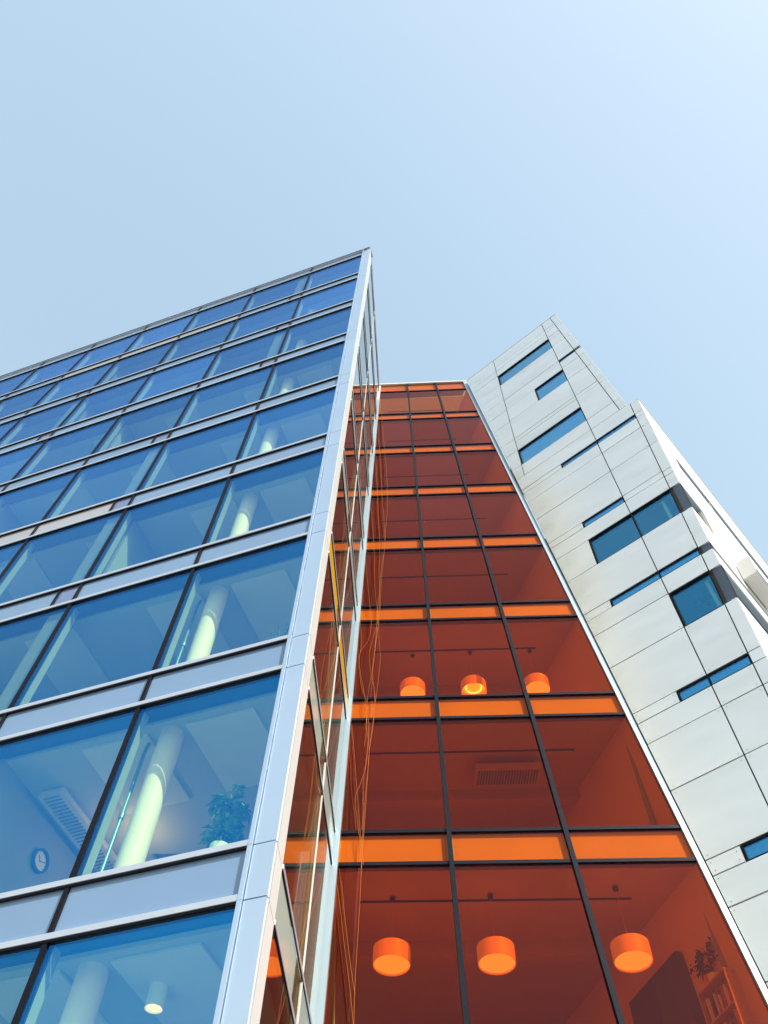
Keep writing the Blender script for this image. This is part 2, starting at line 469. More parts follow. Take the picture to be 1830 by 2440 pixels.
# drain pipe beside the column on the eighth storey
for r in (7, 6):
    c = A(2.74, .60, 0); m_ = MB()
    z0, z1 = sill(r + 1) - .1, head(r)
    m_.tube([(c.x, c.y, z0), (c.x, c.y, z1 - .35), tuple(A(2.79, .66, z1 - .16)), tuple(A(2.80, .70, z1 + .03))], .028, 10)
    m_.tube([(c.x, c.y, z0 + 1.55), (c.x, c.y, z0 + 1.63)], .042, 10)
    m_.build('drain_pipe', 'pipe', g1, smooth=True)

# ================================================================== ORANGE GLASS FRONT
g2 = root('orange_glass_building', C(2.5, 0, GZ), 'narrow building section with leaning orange glass front between the blue block and the silver one', 'building')
def xL(z): return -.5601 + .0049 * z + .012
def xM1(z): return 1.5941 - .0214 * z - .035
def xM2(z): return 3.8314 - .0497 * z - .02
def xR(z): return 6.0234 - .0778 * z
CT = 35.08
def cquad(fa, fb, z0, z1, pa=0., pb=0.): return [(fa(z0) + pa, z0), (fb(z0) - pb, z0), (fb(z1) - pb, z1), (fa(z1) + pa, z1)]
cols = [xL, xM1, xM2, xR]
for r in range(0, 10):
    zt, zb = head(r), sill(r + 1)
    for k in range(3):
        fa, fb = cols[k], cols[k + 1]
        pa, pb = (.05 if k else .0), (.05 if k < 2 else .0)
        prism('window_pane', C, cquad(fa, fb, zb + .045, zt - .035, pa, pb), .0, .02, 'glassC', g2)
        zs0, zs1 = head(r) + .045, (sill(r) - .035 if r else CT - .03)
        prism('spandrel_pane', C, cquad(fa, fb, zs0, zs1, pa, pb), .0, .02, 'glassC', g2)
        prism('spandrel_panel', C, cquad(fa, fb, zs0 - .04, zs1 + .03, pa - .04, pb - .04), .055, .08, 'orange_sp', g2)
for i in range(0, 11):
    for z in ([sill(i)] if i else []) + [head(i)]:
        prism('transom', C, cquad(xL, xR, z - .030, z + .036), -.026, .05, 'navy', g2)
for f in (xM1, xM2):
    prism('mullion', C, [(f(GZ) - .042, GZ), (f(GZ) + .042, GZ), (f(CT) + .034, CT), (f(CT) - .034, CT)], -.060, .09, 'navy', g2)
def xR2(z): return 6.1289 - .0751 * z
prism('edge_trim', C, cquad(xR, xR2, GZ, CT, .004, .055), -.045, .05, 'strip', g2)
prism('edge_trim', C, [(xR2(GZ) - .05, GZ), (xR2(GZ) - .022, GZ), (xR2(CT) - .022, CT), (xR2(CT) - .05, CT)], -.030, .05, 'pillar', g2)
prism('roof_coping', C, [(-.60, CT + .003), (xR2(CT) - .02, CT + .003), (xR2(CT) - .03, CT + .13), (-.60, CT + .13)], -.06, .40, 'white_metal', g2)
def pix_on_C(px, py, off=.075):
    x, y = (px - 915) / FPX, (py - 1220) / FPX
    d = fw + r2 * x - u2 * y
    t = (cc - off) / d.dot(Vector((-ca, 1, -cb)))
    return d * t
STREAKS = [  # caustic light streaks on the front, modelled as thin orange tubes
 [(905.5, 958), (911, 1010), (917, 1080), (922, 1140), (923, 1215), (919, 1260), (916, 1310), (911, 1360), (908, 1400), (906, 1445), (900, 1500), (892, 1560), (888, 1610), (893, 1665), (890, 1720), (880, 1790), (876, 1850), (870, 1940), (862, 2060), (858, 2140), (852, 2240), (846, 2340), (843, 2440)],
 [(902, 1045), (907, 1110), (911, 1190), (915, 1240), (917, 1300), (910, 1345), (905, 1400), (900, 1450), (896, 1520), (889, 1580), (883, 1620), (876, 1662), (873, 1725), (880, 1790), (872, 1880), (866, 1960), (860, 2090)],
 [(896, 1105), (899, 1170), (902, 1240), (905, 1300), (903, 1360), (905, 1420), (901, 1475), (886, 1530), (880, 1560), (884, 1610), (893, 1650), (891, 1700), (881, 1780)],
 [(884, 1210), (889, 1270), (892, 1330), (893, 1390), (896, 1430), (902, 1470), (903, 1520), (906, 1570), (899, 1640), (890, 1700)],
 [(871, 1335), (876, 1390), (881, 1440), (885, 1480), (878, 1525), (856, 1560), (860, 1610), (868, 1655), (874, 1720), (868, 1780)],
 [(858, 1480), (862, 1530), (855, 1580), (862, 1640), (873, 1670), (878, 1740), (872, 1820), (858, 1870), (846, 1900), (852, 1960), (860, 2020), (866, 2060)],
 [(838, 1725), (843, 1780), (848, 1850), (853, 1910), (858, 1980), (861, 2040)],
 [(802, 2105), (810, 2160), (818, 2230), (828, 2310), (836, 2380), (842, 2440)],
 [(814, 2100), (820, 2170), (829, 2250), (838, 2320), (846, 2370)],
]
for pl in STREAKS:
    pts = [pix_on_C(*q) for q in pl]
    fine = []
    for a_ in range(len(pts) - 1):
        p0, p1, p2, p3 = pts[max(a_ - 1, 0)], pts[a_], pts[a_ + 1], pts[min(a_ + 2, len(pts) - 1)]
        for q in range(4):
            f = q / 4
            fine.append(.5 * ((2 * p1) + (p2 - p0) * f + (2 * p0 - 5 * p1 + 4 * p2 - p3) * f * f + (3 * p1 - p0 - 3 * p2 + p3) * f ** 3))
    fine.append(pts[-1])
    m_ = MB(); m_.tube(fine, .0034, 5); m_.build('caustic_streak', 'streak', g2, smooth=True)
wd = Vector((-.285, .958, 0)).normalized()               # right-hand interior wall runs back along this
def cpl(z0, z1, name, m, inset=.08, deep=6.0, g=g2):
    V = []
    for z in (z0, z1):
        a = C(xL(z) - .04, inset, z); b = C(xR(z) + .09, inset, z)
        b2 = b + wd * deep; a2 = a + Vector((0, deep, 0))
        V += [Vector((q.x, q.y, z)) for q in (a, b, b2, a2)]
    return mk(name, V, BOXF, m, g)
for r in range(0, 11):
    if r: cpl(head(r) + .16, sill(r) - .08, 'floor_slab', 'floor_o', .15)
    else:
        cpl(CT - .26, CT - .06, 'roof_slab', 'roofing', .15, .42)
        cpl(CT - .20, CT - .17, 'skylight_pane', 'glassC', .60, 4.0)
    if r: cpl(head(r) - .02, head(r) + .10, 'ceiling', 'ceil_o', .15)
    if r < 10:
        z0, z1 = sill(r + 1) - .08, head(r) - .02
        a, b = C(xR(z0), .07, z0), C(xR(z1), .07, z1)
        V = [a, a + wd * 6, b + wd * 6, b]
        V2 = [v + Vector((.08, .02, 0)) for v in V]
        mk('interior_wall', V + V2, BOXF, 'wall_o', g2)
        a, b = C(xL(z0) - .1, .07, z0), C(xL(z1) - .1, .07, z1)
        V = [a, a + Vector((0, 6, 0)), b + Vector((0, 6, 0)), b]
        V2 = [v + Vector((-.08, 0, 0)) for v in V]
        mk('interior_wall', V + V2, BOXF, 'wall_o', g2)
        a = C(xL(z0), 5.2, z0); b = C(xR(z0) - 1.2, 5.2, z0)
        mk('interior_wall', [(a.x, a.y, z0), (b.x, b.y, z0), (b.x, b.y, z1), (a.x, a.y, z1), (a.x, a.y + .1, z0), (b.x, b.y + .1, z0), (b.x, b.y + .1, z1), (a.x, a.y + .1, z1)], BOXF, 'wall_o', g2)
        a = C(xL(z1) + .1, 2.1, z1); b = C(xR(z1) - .75, 2.1, z1)
        mk('ceiling_beam', [(q.x, q.y + dy, z) for dy in (0, .25) for q, z in ((a, z1 - .26), (b, z1 - .26), (b, z1 - .002), (a, z1 - .002))], BOXF, 'ceil_o', g2)
        a = C(xL(z1) + .3, .92, z1); b = C(xR(z1) - .95, .92, z1)
        mk('lighting_track', [(q.x, q.y + dy, z) for dy in (0, .035) for q, z in ((a, z1 - .022), (b, z1 - .022), (b, z1 - .003), (a, z1 - .003))], BOXF, 'black', g2)

# ================================================================== SILVER PANEL BUILDING
g3 = root('panel_clad_building', B(.37, 0, GZ), 'silver panel clad building with blue slit windows and white sunlit side wall at the right', 'building')
def lin(a, za, b, zb): return lambda z: a + (b - a) * (z - za) / (zb - za)
edgeL = lambda z: -.71 - .1042 * (z - 6.79)
seamUL = lambda z: -2.18
main = lambda z: .37
seamUR = lin(.81, 34.73, 1.42, 23.94)
outU = lin(1.09, 34.77, 1.70, 23.91)
seamLR = lin(1.77, 23.85, 1.23, 12.09)
TOPB, KINK = 34.80, 23.92
low = []
z = 12.12
per = [12.42, 12.12, 11.55, 10.36]
lowj = []
for n in range(5): lowj += [q - 3.57 * n for q in per]
lowj = [q for q in lowj if q > GZ + .2]
def rep(lst): return lst + lowj
HOLES = []       # (s0, s1 functions, z0, z1) of windows
const = lambda v: (lambda z: v)
def hole(a, b, z0, z1):
    HOLES.append((a, b, z0, z1))
hole(const(-2.17), const(.365), 31.80, 32.86)
hole(const(.385), seamUR, 30.02, 30.26)
hole(const(-.89), const(.37), 28.23, 29.34)
hole(const(-2.17), const(.37), 24.67, 25.76)
hole(const(-.92), seamLR, 22.86, 23.12)
hole(const(-.92), const(.36), 19.29, 19.575)
hole(const(-.92), seamLR, 17.51, 18.67)
hole(const(-.93), seamLR, 15.72, 16.00)
hole(const(.38), seamLR, 13.915, 15.10)
hole(const(-.30), seamLR, 12.12, 12.42)
for n in (1, 2, 3): hole(const(-.30), seamLR, 12.12 - 3.57 * n, 12.42 - 3.57 * n)
columns = [
 (edgeL, seamUL, [TOPB, 33.47, 32.9, 30.30, 29.32, 28.19, 26.69, 25.79, 24.68, KINK]),
 (seamUL, main, [TOPB, 33.9, 33.47, 32.86, 31.80, 30.22, 29.34, 28.23, 26.69, 26.43, 25.76, 24.67, KINK]),
 (main, seamUR, [TOPB, 33.92, 33.6, 32.98, 31.80, 30.26, 30.02, 29.4, 28.24, 26.69, 26.43, 24.64, KINK]),
 (seamUR, outU, [TOPB, 33.95, 33.6, 31.76, 30.28, 30.06, 29.4, 28.22, 26.68, 26.43, 24.6, KINK]),
 (edgeL, main, rep([KINK, 23.12, 22.86, 22.23, 21.06, 19.575, 19.29, 18.67, 17.51, 16.00, 15.72, 15.11, 13.92])),
 (main, seamLR, rep([KINK, 23.12, 22.86, 22.23, 21.06, 19.575, 19.29, 18.67, 17.51, 16.00, 15.72, 15.10, 13.915])),
 (seamLR, outL, rep([KINK - .06, 23.12, 22.86, 22.21, 21.05, 19.52, 19.26, 18.67, 17.49, 15.98, 15.70, 15.08, 13.92])),
]
DARKP = {(17.49, 18.67), (15.70, 15.98), (13.92, 15.08), (30.06, 30.28)}
GAP = .013
back = MB(); rivets = MB()
def cell(fa, fb, z0, z1, dark=False, ga=GAP, gb=GAP):
    q = [(fa(z0) + ga, z0 + GAP), (fb(z0) - gb, z0 + GAP), (fb(z1) - gb, z1 - GAP), (fa(z1) + ga, z1 - GAP)]
    if q[1][0] - q[0][0] < .04: return
    off = random.uniform(-.0025, .0025)
    if dark: prism('dark_corner_panel', B, q, .03 + off, .06, 'dpanel', g3)
    else:
        prism('facade_panel', B, q, off, .045, 'panel', g3)
        if z1 - z0 > .25 and z1 < 22.5 and q[1][0] - q[0][0] > .3:
            for (sx, sz), ds, dz in zip(q, (.07, -.07, -.07, .07), (.06, .06, -.06, -.06)):
                rivets.box(B, sx + ds - .006, sx + ds + .006, off - .004, off - .0005, sz + dz - .006, sz + dz + .006)
    back.prism(B, [(fa(z0), z0), (fb(z0), z0), (fb(z1), z1), (fa(z1), z1)], .07, .16)
for ci, (fa, fb, zs) in enumerate(columns):
    zz = zs + ([GZ] if ci > 3 else [])
    for z1, z0 in zip(zz[:-1], zz[1:]):
        zm = (z0 + z1) / 2
        if ci in (3, 6) and any(abs(z0 - a) < .03 and abs(z1 - b) < .03 for a, b in DARKP):
            cell(fa, fb, z0, z1, True); continue
        segs = [(fa, fb)]
        for a, b, h0, h1 in HOLES:
            if h0 - .01 < zm < h1 + .01:
                new = []
                for x, y in segs:
                    if b(zm) <= x(zm) + .02 or a(zm) >= y(zm) - .02: new.append((x, y)); continue
                    if a(zm) > x(zm) + .03: new.append((x, a))
                    if b(zm) < y(zm) - .03: new.append((b, y))
                segs = new
        for x, y in segs: cell(x, y, z0, z1)
back.build('backing_wall', 'back', g3)
rivets.build('rivets', 'back', g3, kind='stuff')
# windows: dark reveal frames, panes, a bar where a seam crosses
for a, b, z0, z1 in HOLES:
    am, bm_ = a(z0), b(z0)
    wn = MB()
    wn.prism(B, [(a(z1) + .004, z1 - .035), (b(z1) - .004, z1 - .035), (b(z1) - .004, z1 - .004), (a(z1) + .004, z1 - .004)], .006, .20)
    wn.prism(B, [(a(z0) + .004, z0 + .002), (b(z0) - .004, z0 + .002), (b(z0) - .004, z0 + .018), (a(z0) + .004, z0 + .018)], .006, .20)
    wn.prism(B, [(a(z0) + .004, z0 + .019), (a(z0) + .036, z0 + .019), (a(z1) + .036, z1 - .036), (a(z1) + .004, z1 - .036)], .006, .20)
    wn.prism(B, [(b(z0) - .022, z0 + .019), (b(z0) - .004, z0 + .019), (b(z1) - .004, z1 - .036), (b(z1) - .022, z1 - .036)], .006, .20)
    fr = wn.build('window', 'dark', g3)
    big = z1 - z0 > .5; pd = .05 if big else .030; gm_ = 'glassB2' if z1 < 20 and big else 'glassB'
    parts = [(a, b)]
    if am < .2 and bm_ > .6:
        parts = [(a, const(.345)), (const(.395), b)]
        prism('window_bar', B, [(.35, z0 + .019), (.39, z0 + .019), (.39, z1 - .036), (.35, z1 - .036)], .010, .20, 'dark', fr)
    for x, y in parts:
        pa = .037 if x is a else .0; pb = .023 if y is b else .0
        prism('pane', B, [(x(z0) + pa, z0 + .019), (y(z0) - pb, z0 + .019), (y(z1) - pb, z1 - .036), (x(z1) + pa, z1 - .036)], .0 + pd, pd + .016, gm_, fr)
# rooms behind the windows
for (z0, z1) in [(30.2, 33.6), (26.5, 29.9), (24.1, 26.3), (20.6, 23.6), (17.1, 20.2), (13.5, 16.6), (9.9, 13.0), (6.3, 9.4), (2.7, 5.8)]:
    s0, s1 = -2.6 + (.5 if z1 < 24 else 0) + (.5 if z1 < 17 else 0) + (.4 if z1 < 10 else 0), (1.0 if z1 > 24 else 1.15)
    def room(nm, m, *bx):
        box(nm, B, *bx, m, g3)
    room('floor_slab', 'floor', s0, s1, .18, 4.0, z0 - .12, z0)
    cf = .52
    room('ceiling', 'raft', s0, s1, .22, 4.0, z1, z1 + .1)
    room('interior_wall', 'wall', s0, s1, 4.0, 4.1, z0, z1)
    room('interior_wall', 'wall', s0 - .08, s0, .18, 4.0, z0, z1)
    room('interior_wall', 'wall', s1, s1 + .08, .18, 4.0, z0, z1)
# top capping and body
prism('roof_coping', B, [(edgeL(TOPB) + .0, TOPB), (outU(TOPB), TOPB), (outU(TOPB) - .0, TOPB + .03), (edgeL(TOPB), TOPB + .03)], -.01, .40, 'panel', g3)
prism('side_cladding', B, [(outU(KINK) - .02, KINK), (outU(KINK), KINK), (outU(TOPB), TOPB), (outU(TOPB) - .02, TOPB)], .05, 3.0, 'panel', g3)
prism('kink_coping', B, [(outU(KINK), KINK - .06), (outL(KINK) - .002, KINK - .06), (outL(KINK), KINK - .03), (outU(KINK), KINK - .03)], .0, .30, 'panel', g3)

# white side wall: sheets with open joints and slot windows
ET = KINK - .07
erows = [ET, 22.72, 21.80, 21.05, 19.36, 18.67, 17.49, 16.0, 15.70, 15.10, 13.92, 12.42, 12.12, 10.36, 8.85, 8.55, 6.79, 4.99, 3.2, 1.2, GZ]
eslots = {(21.05, 21.80): (1.15, 9.0), (17.49, 18.67): (.02, 1.15), (15.70, 16.0): (.02, 9.0), (13.92, 15.10): (.02, 2.6), (12.12, 12.42): (.6, 9.0), (8.55, 8.85): (.6, 9.0)}
EL2 = 12.0
for z1, z0 in zip(erows[:-1], erows[1:]):
    key = (z0, z1)
    spans = [(0.012, EL2)]
    if key in eslots:
        a, b = eslots[key]
        spans = ([(0.012, a)] if a > .1 else []) + [(b, EL2)]
        sl_ = box('slot_window', E, a, b, .14, .20, z0 + .012, z1 - .012, 'dpanel', g3)
        box('slot_reveal', E, a, b, .02, .135, z1 - .03, z1 - .004, 'strip', sl_)
        box('slot_reveal', E, a, b, .02, .135, z0 + .004, z0 + .03, 'strip', sl_)
        box('glazing_bar', E, a + 2.0 if b > 4 else b - .10, (a + 2.05) if b > 4 else b - .05, .03, .135, z0 + .031, z1 - .031, 'white_metal', sl_)
    for a, b in spans:
        box('side_wall_panel', E, a, b, .0, .05, z0 + .010, z1 - .010, 'wall_w', g3)
box('side_wall_backing', E, .02, EL2, .22, .32, GZ, ET, 'back', g3)
box('roof_coping', E, .0, EL2, -.02, .4, ET, ET + .05, 'white_metal', g3)
# projecting white housings fixed on the side wall
def housing(t0, t1, z0, z1, p):
    h = box('wall_housing', E, t0, t1, -p, -.02, z0, z1, 'wall_w', g3)
    box('housing_bracket', E, t0 + .1, t0 + .2, -.018, .0, z0 + .1, z1 - .1, 'strip', h)
    box('housing_lip', E, t0 - .01, t1 + .01, -p - .02, -p, z0 - .02, z0 + .06, 'strip', h)
housing(1.75, 3.0, 16.35, 17.0, .38)
housing(2.75, 4.2, 15.2, 15.6, .30)

# ================================================================== THINGS INSIDE
# pendant drum lamps behind the orange glass
def pendant(x, d, zr, zc, label, dia=.60, ht=.275, ring=False):
    c = C(x, d, zr); r = dia / 2
    t = root('pendant_lamp', (c.x, c.y, zr), label, 'lamp', 'drum lamps hanging behind the orange glass')
    m_ = MB(); m_.lathe((c.x, c.y, zr), [(r, 0), (r, ht), (r - .012, ht), (r - .012, 0), (r, 0)], 40)
    m_.build('lamp_shade', 'shade', t, smooth=True)
    m_ = MB(); zd = ht - .05 if ring else .03; m_.lathe((c.x, c.y, zr), [(.001, zd), (r - .013, zd), (r - .013, zd + .015), (.001, zd + .015)], 32)
    m_.build('diffuser', 'diffuser', t)
    if ring:
        n, q = 28, 8; R0, rr = r * .62, .016
        V = [(c.x + (R0 + rr * math.cos(2 * math.pi * j / q)) * math.cos(2 * math.pi * i / n), c.y + (R0 + rr * math.cos(2 * math.pi * j / q)) * math.sin(2 * math.pi * i / n), zr + ht - .10 + rr * math.sin(2 * math.pi * j / q)) for i in range(n) for j in range(q)]
        F = [(i * q + j, i * q + (j + 1) % q, ((i + 1) % n) * q + (j + 1) % q, ((i + 1) % n) * q + j) for i in range(n) for j in range(q)]
        mk('ring_tube', V, F, 'ring', t, smooth=True)
    m_ = MB(); m_.tube([(c.x, c.y, zr + ht - .03), (c.x, c.y, zc)], .002, 6); m_.build('cable', 'wall_o', t)
    m_ = MB(); m_.lathe((c.x, c.y, zc), [(.001, -.05), (.045, -.05), (.05, 0.), (.001, 0.)], 16); m_.build('ceiling_rose', 'black', t)
    return t
zc7, zc6 = head(7) - .055, head(5) - .055
pendant(.35, .90, 7.68, zc7, 'large drum lamp low down, nearest the white end post of the orange front')
pendant(2.00, .86, 7.66, zc7, 'large drum lamp low down, in the middle bay of the orange front')
pendant(4.07, .70, 7.58, zc7, 'large drum lamp low down, left of the bookshelf with a plant')
zc6 = head(5) - .055
pendant(.76, 1.15, 14.64, zc6, 'small drum lamp one storey up, leftmost of the upper three')
pendant(2.19, 1.10, 14.60, zc6, 'small drum lamp one storey up with its ring tube showing', ring=True)
pendant(3.66, 1.10, 14.62, zc6, 'small drum lamp one storey up, nearest the silver panels')

# dark ceiling unit in the storey above the big lamps
c = Vector((2.8, 13.0, 12.12))
def CU(u, o, v): return c + Vector((u, o - .09 * u, v))
t = root('ceiling_unit', c, 'long dark ceiling unit behind orange glass, one storey above the large drum lamps', 'ceiling unit')
box('casing', CU, -.68, .68, .0, .5, -.02, .14, 'ceil_o', t)
m_ = MB()
for i in range(22): m_.box(CU, -.62 + i * .057, -.585 + i * .057, .05, .45, -.035, -.021)
m_.build('grille', 'wall_d', t)
m_ = MB()
for u in (-.55, .55): m_.box(CU, u - .01, u + .01, .2, .22, .141, .36)
m_.build('hanger', 'black', t)
# white cylinder lamp with lit bulb in the bottom office window
c = A(1.80, 1.1, 5.05)
t = root('cylinder_lamp', c, 'white cylinder ceiling lamp with glowing bulb in the lowest blue window', 'lamp')
m_ = MB(); m_.lathe(c, [(.105, 0), (.105, .34), (.098, .34), (.098, 0), (.105, 0)], 32); m_.build('lamp_shade', 'lampmetal', t, smooth=True)
m_ = MB(); m_.lathe(c, [(.001, .322), (.097, .322), (.097, .337), (.001, .337)], 24); m_.build('top_plate', 'wall_d', t)
m_ = MB(); m_.tube([(c.x - .03, c.y, .06 + c.z), (c.x - .03, c.y, .26 + c.z)], .022, 10); m_.tube([(c.x + .03, c.y, .06 + c.z), (c.x + .03, c.y, .26 + c.z)], .022, 10); m_.build('bulb', 'bulb', t)

# ---- leaf helpers
def leaf(m_, p, dirv, L, Wd, droop=.3):
    d = Vector(dirv).normalized(); side = d.cross(Vector((0, 0, 1)))
    side = side.normalized() if side.length > .01 else Vector((1, 0, 0))
    nrm = side.cross(d).normalized()
    a = p; b = p + d * L * .45 + side * Wd + nrm * L * .08; b2 = p + d * L * .45 - side * Wd + nrm * L * .08
    mid = p + d * L * .5 - nrm * L * .03; e = p + d * L - Vector((0, 0, droop * L))
    m_.add([a, b, mid, b2, e], [(0, 1, 2), (0, 2, 3), (1, 4, 2), (2, 4, 3)])
def bush(t, c, h, w, n, m, L=.11, stem_h=.5, clampA=False):
    rnd = random.Random(int(c.x * 100 + c.z * 17))
    st = MB(); st.tube([c, c + Vector((.02, 0, h * stem_h)), c + Vector((-.02, .02, h * .92))], [.014, .010, .004], 7)
    lv_ = MB()
    nb = 16
    for i in range(nb):
        zz = h * (.18 + .75 * rnd.random()); a = rnd.uniform(0, 6.28); q = w * (.5 + .5 * rnd.random()) * (1 - .5 * abs(zz / h - .55))
        p0 = c + Vector((0, 0, zz * .8)); p1 = c + Vector((math.cos(a) * q, math.sin(a) * q, zz))
        if clampA and (p1 - K).dot(nA) < .12: p1 = p1 + nA * (.12 - (p1 - K).dot(nA))
        st.tube([p0, (p0 + p1) / 2 + Vector((0, 0, .05)), p1], [.006, .004, .002], 5)
        for j in range(n // nb):
            f = .35 + .75 * rnd.random(); p = p0.lerp(p1, f) + Vector((rnd.gauss(0, .035), rnd.gauss(0, .035), rnd.gauss(0, .045)))
            if clampA:
                dd = (p - K).dot(nA)
                if dd < .15: p = p + nA * (.15 - dd + rnd.uniform(0, .08))
            leaf(lv_, p, (math.cos(a) + rnd.gauss(0, .8), math.sin(a) + rnd.gauss(0, .8), rnd.gauss(-.15, .5)), L * rnd.uniform(.7, 1.2), L * .27)
    st.build('stem', 'stem', t); lv_.build('foliage', m, t)

# potted ficus on the window board next to the corner
c = A(.84, .21, 6.03)
t = root('potted_ficus', c, 'leafy green plant in white pot in the window beside the silver corner', 'plant')
m_ = MB(); m_.lathe(c, [(.001, 0), (.085, 0), (.125, .22), (.112, .22), (.10, .19), (.001, .19)], 28); m_.build('pot', 'pot', t, smooth=True)
m_ = MB(); m_.lathe(c, [(.001, .192), (.099, .192), (.099, .20), (.001, .20)], 20); m_.build('soil', 'soil', t)
bush(t, c + Vector((0, 0, .2)), 0.92, .22, 380, 'leaf', .14, clampA=True)
# spiky plant a storey higher
c = A(.62, .28, sill(7) + .0)
t = root('spiky_plant', c, 'thin spiky leaved plant in the window one storey above the ficus', 'plant')
m_ = MB(); m_.lathe(c, [(.001, 0), (.06, 0), (.08, .12), (.07, .12), (.001, .10)], 20); m_.build('pot', 'pot', t, smooth=True)
m_ = MB()
rnd = random.Random(3)
for i in range(16):
    a = rnd.uniform(0, 6.28); q = rnd.uniform(.12, .34); hh = rnd.uniform(.35, .62)
    p0 = c + Vector((0, 0, .1)); p1 = p0 + Vector((math.cos(a) * q * .5, math.sin(a) * q * .5, hh * .75)); p2 = p0 + Vector((math.cos(a) * q, math.sin(a) * q, hh))
    sd_ = Vector((-math.sin(a), math.cos(a), 0)) * .011
    m_.add([p0 - sd_, p0 + sd_, p1 + sd_, p1 - sd_, p2], [(0, 1, 2, 3), (3, 2, 4)])
m_.build('leaves', 'leaf', t)

# wall clock on the partition
s_, d_, z_ = MUL[1] - .055, 1.87, 8.22
def CL(u, o, v): return A(s_ - o, d_ + u, z_ + v)
t = root('wall_clock', CL(0, 0, 0), 'round wall clock on the office partition in the lowest full blue window', 'clock')
def disc(F, r0, r1, o0, o1, n=36):
    m_ = MB(); V = []
    for o in (o0, o1):
        for rr in (r0, r1): V += [F(rr * math.cos(2 * math.pi * j / n), o, rr * math.sin(2 * math.pi * j / n)) for j in range(n)]
    Fc = []
    for j in range(n):
        k = (j + 1) % n
        Fc += [(j, k, n + k, n + j), (2 * n + j, 3 * n + j, 3 * n + k, 2 * n + k), (n + j, n + k, 3 * n + k, 3 * n + j), (j, 2 * n + j, 2 * n + k, k)]
    return m_.add(V, Fc)
disc(CL, .155, .185, .004, .06).build('rim', 'chair', t, smooth=True)
disc(CL, .001, .154, .006, .02).build('face', 'clock', t)
m_ = MB()
for a, L, w_ in ((2.3, .09, .006), (.35, .13, .004)):
    ux, uz = math.cos(a), math.sin(a)
    m_.add([CL(ux * q - uz * e_ * w_, o, uz * q + ux * e_ * w_) for o in (.024, .028) for q, e_ in ((-.02, -1), (L, -1), (L, 1), (-.02, 1))], BOXF)
for h_ in range(12):
    a = h_ * math.pi / 6; ux, uz = math.cos(a), math.sin(a)
    m_.add([CL(ux * q - uz * e_ * .004, o, uz * q + ux * e_ * .004) for o in (.021, .024) for q, e_ in ((.122, -1), (.142, -1), (.142, 1), (.122, 1))], BOXF)
m_.build('hands_and_marks', 'black', t)

c = A(3.83, 2.4, 8.42)
t = root('globe_lamp', c, 'small warm glowing globe lamp hanging behind the white round column', 'lamp')
m_ = MB(); m_.lathe(c, [(.001 + .07 * math.sin(a * math.pi / 10), -.07 * math.cos(a * math.pi / 10)) for a in range(11)], 20); m_.build('globe', 'spark', t, smooth=True)
m_ = MB(); m_.tube([tuple(c + Vector((0, 0, .07))), (c.x, c.y, head(7) + .02)], .006, 6); m_.build('cable', 'black', t)
# long light fitting under the ceiling of the same office
zf = head(7) - .02
t = root('linear_light', A(4.70, 1.9, zf), 'long louvred light fitting under the ceiling above the wall clock', 'lamp')
box('housing', A, 4.48, 4.92, 1.1, 3.4, zf - .11, zf - .02, 'white_metal', t)
m_ = MB()
for i in range(30): m_.box(A, 4.56, 4.84, 1.16 + i * .075, 1.168 + i * .075, zf - .135, zf - .111)
m_.build('louvre', 'wall_d', t)
# slim sprinkler-type hangers seen on the ceiling
# office chairs, only backs show over the sill of storey seven
for i, (s, lab) in enumerate([(4.95, 'dark blue chair back behind the sill, leftmost of four in the row'), (4.32, 'dark blue chair back behind the sill, second from the left in the row'), (3.86, 'dark blue chair back behind the sill, third from the left in the row'), (3.24, 'dark blue chair back behind the sill, beside the mullion and round column')]):
    c = A(s, .62, sill(7) - .08)
    t = root('office_chair', c, lab, 'chair', 'office chairs behind the sill')
    def CH(u, o, v, s=s): return A(s + u, .62 + o, sill(7) - .08 + v)
    poly = [(-.19, .50), (.19, .50), (.215, .62), (.205, .98), (.17, 1.03), (-.17, 1.03), (-.205, .98), (-.215, .62)]
    prism('backrest', CH, poly, -.03, .03, 'chair', t)
    box('seat', CH, -.22, .22, .05, .48, .42, .49, 'chair', t)
    m_ = MB(); q = CH(0, .25, 0); m_.tube([(q.x, q.y, q.z + .06), (q.x, q.y, q.z + .42)], .03, 10); m_.build('post', 'black', t)
    m_ = MB()
    for a in range(5): m_.tube([(q.x, q.y, q.z + .08), (q.x + .27 * math.cos(a * 1.2566), q.y + .27 * math.sin(a * 1.2566), q.z + .03)], .018, 6)
    m_.build('base', 'black', t)

# bookshelf with books and a plant, dark cupboard, against the right interior wall of the orange section
fl = sill(8) - .08
wdn = Vector((-wd.y, wd.x, 0))                            # into the room, leftwards
Q0 = Vector((5.23, 11.56, 0)) + wd * .02
def SH(u, o, z): return Q0 + wd * u - wdn * o + Vector((0, 0, z))     # u back along the wall, o towards the wall
TOPZ = 7.15
t = root('bookshelf', SH(.36, .14, fl), 'wooden bookshelf with rows of books behind the orange glass at lower right', 'bookshelf')
box('side_board', SH, 0, .022, 0, .27, fl, TOPZ, 'wood', t)
box('side_board', SH, .718, .74, 0, .27, fl, TOPZ, 'wood', t)
box('top_board', SH, -.01, .75, -.01, .27, TOPZ + .001, TOPZ + .025, 'wood', t)
box('back_board', SH, .0, .74, .271, .28, fl, TOPZ, 'wood', t)
shz = [TOPZ - .46, TOPZ - .88]
for z in shz + [fl + .06]: box('shelf', SH, .023, .717, .0, .27, z, z + .022, 'wood', t)
rnd = random.Random(11)
BCOL = ['tan', 'rust red', 'slate blue', 'cream', 'maroon', 'black', 'ochre']
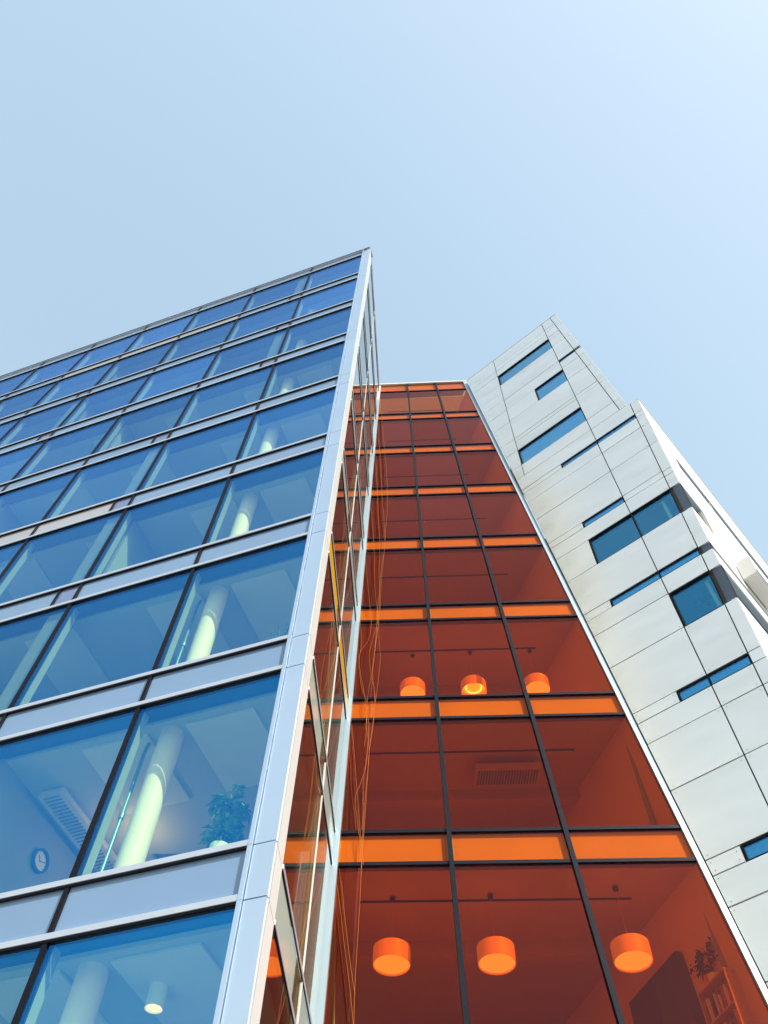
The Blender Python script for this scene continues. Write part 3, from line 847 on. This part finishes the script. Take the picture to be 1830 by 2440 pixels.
ORD = 'first second third fourth fifth sixth seventh eighth ninth tenth eleventh twelfth thirteenth fourteenth fifteenth sixteenth seventeenth eighteenth nineteenth twentieth twenty-first twenty-second twenty-third twenty-fourth twenty-fifth'.split()
for z in shz:
    u = .03; nbk = 0
    while u < .68:
        w_ = rnd.uniform(.018, .05); h_ = rnd.uniform(.24, .36); o0 = rnd.uniform(.02, .06)
        if rnd.random() < .9:
            ci_ = rnd.randrange(7); nbk += 1
            b = box('book', SH, u, u + w_, o0, .24, z + .023, z + .023 + h_, 'book%d' % ci_, None)
            b['label'] = '%s book, %s from the right on the %s shelf of the bookshelf' % (BCOL[ci_], ORD[nbk - 1], 'upper' if z == shz[0] else 'second')
            b['category'] = 'book'; b['group'] = 'books on the bookshelf'
        u += w_ + .003
c = SH(.42, .13, TOPZ + .026)
t = root('shelf_plant', c, 'bushy dark plant standing on top of the bookshelf behind orange glass', 'plant')
m_ = MB(); m_.lathe(c, [(.001, 0), (.07, 0), (.095, .14), (.085, .14), (.001, .12)], 20); m_.build('pot', 'pot', t, smooth=True)
bush(t, c + Vector((0, 0, .10)), .52, .24, 260, 'leaf_d', .10)
t = root('dark_cupboard', SH(1.6, .1, fl), 'tall dark cupboard against the wall left of the bookshelf', 'cupboard')
box('body', SH, .98, 2.55, .02, .30, fl, 8.0, 'cupboard', t)
box('door', SH, .985, 1.76, .0, .018, fl + .08, 7.99, 'cupboard', t)
box('door', SH, 1.765, 2.545, .0, .018, fl + .08, 7.99, 'cupboard', t)

# monitors on a sill higher up in the orange front
for i, (x, lab) in enumerate([(2.02, 'dark monitor back on the sill of the orange front, left of two'), (2.62, 'dark monitor back on the sill of the orange front, right of two')]):
    z0 = sill(5) + .06
    c = C(x, .30, z0); t = root('monitor', c, lab, 'monitor', 'monitors on the orange sill')
    def MO(u, o, v, x=x, z0=z0): return C(x, .30, z0) + Vector((u, o - .09 * u, v))
    prism('screen_case', MO, [(-.25, .09), (.25, .09), (.255, .38), (.24, .40), (-.24, .40), (-.255, .38)], .0, .04, 'monitor', t)
    box('stand', MO, -.04, .04, .03, .07, .0, .10, 'monitor', t)
    box('foot', MO, -.12, .12, -.04, .12, -.012, .0, 'monitor', t)

# spotlight on a short track under the ceiling behind the corner window of the silver building
def pz(px, py, z):
    d = fw + r2 * ((px - 915) / FPX) - u2 * ((py - 1220) / FPX)
    return d * (z / d.z)
zt = 16.56
a, b, c = pz(1656, 1437, zt), pz(1712, 1409, zt), pz(1680, 1428, zt)
t = root('track_light', c, 'dark spotlight on a ceiling track behind the square window of the silver building', 'lamp')
dv = (b - a).normalized(); sv = Vector((-dv.y, dv.x, 0))
m_ = MB()
for o in (-.05, .05): m_.tube([a + sv * o, b + sv * o], .014, 6)
m_.build('track', 'black', t)
m_ = MB(); m_.tube([c, c - Vector((0, 0, .07))], .02, 8); m_.tube([c - Vector((0, 0, .07)) - sv * .06, c - Vector((0, 0, .13)) + sv * .08], [.035, .05], 14)
m_.build('spot_head', 'black', t)
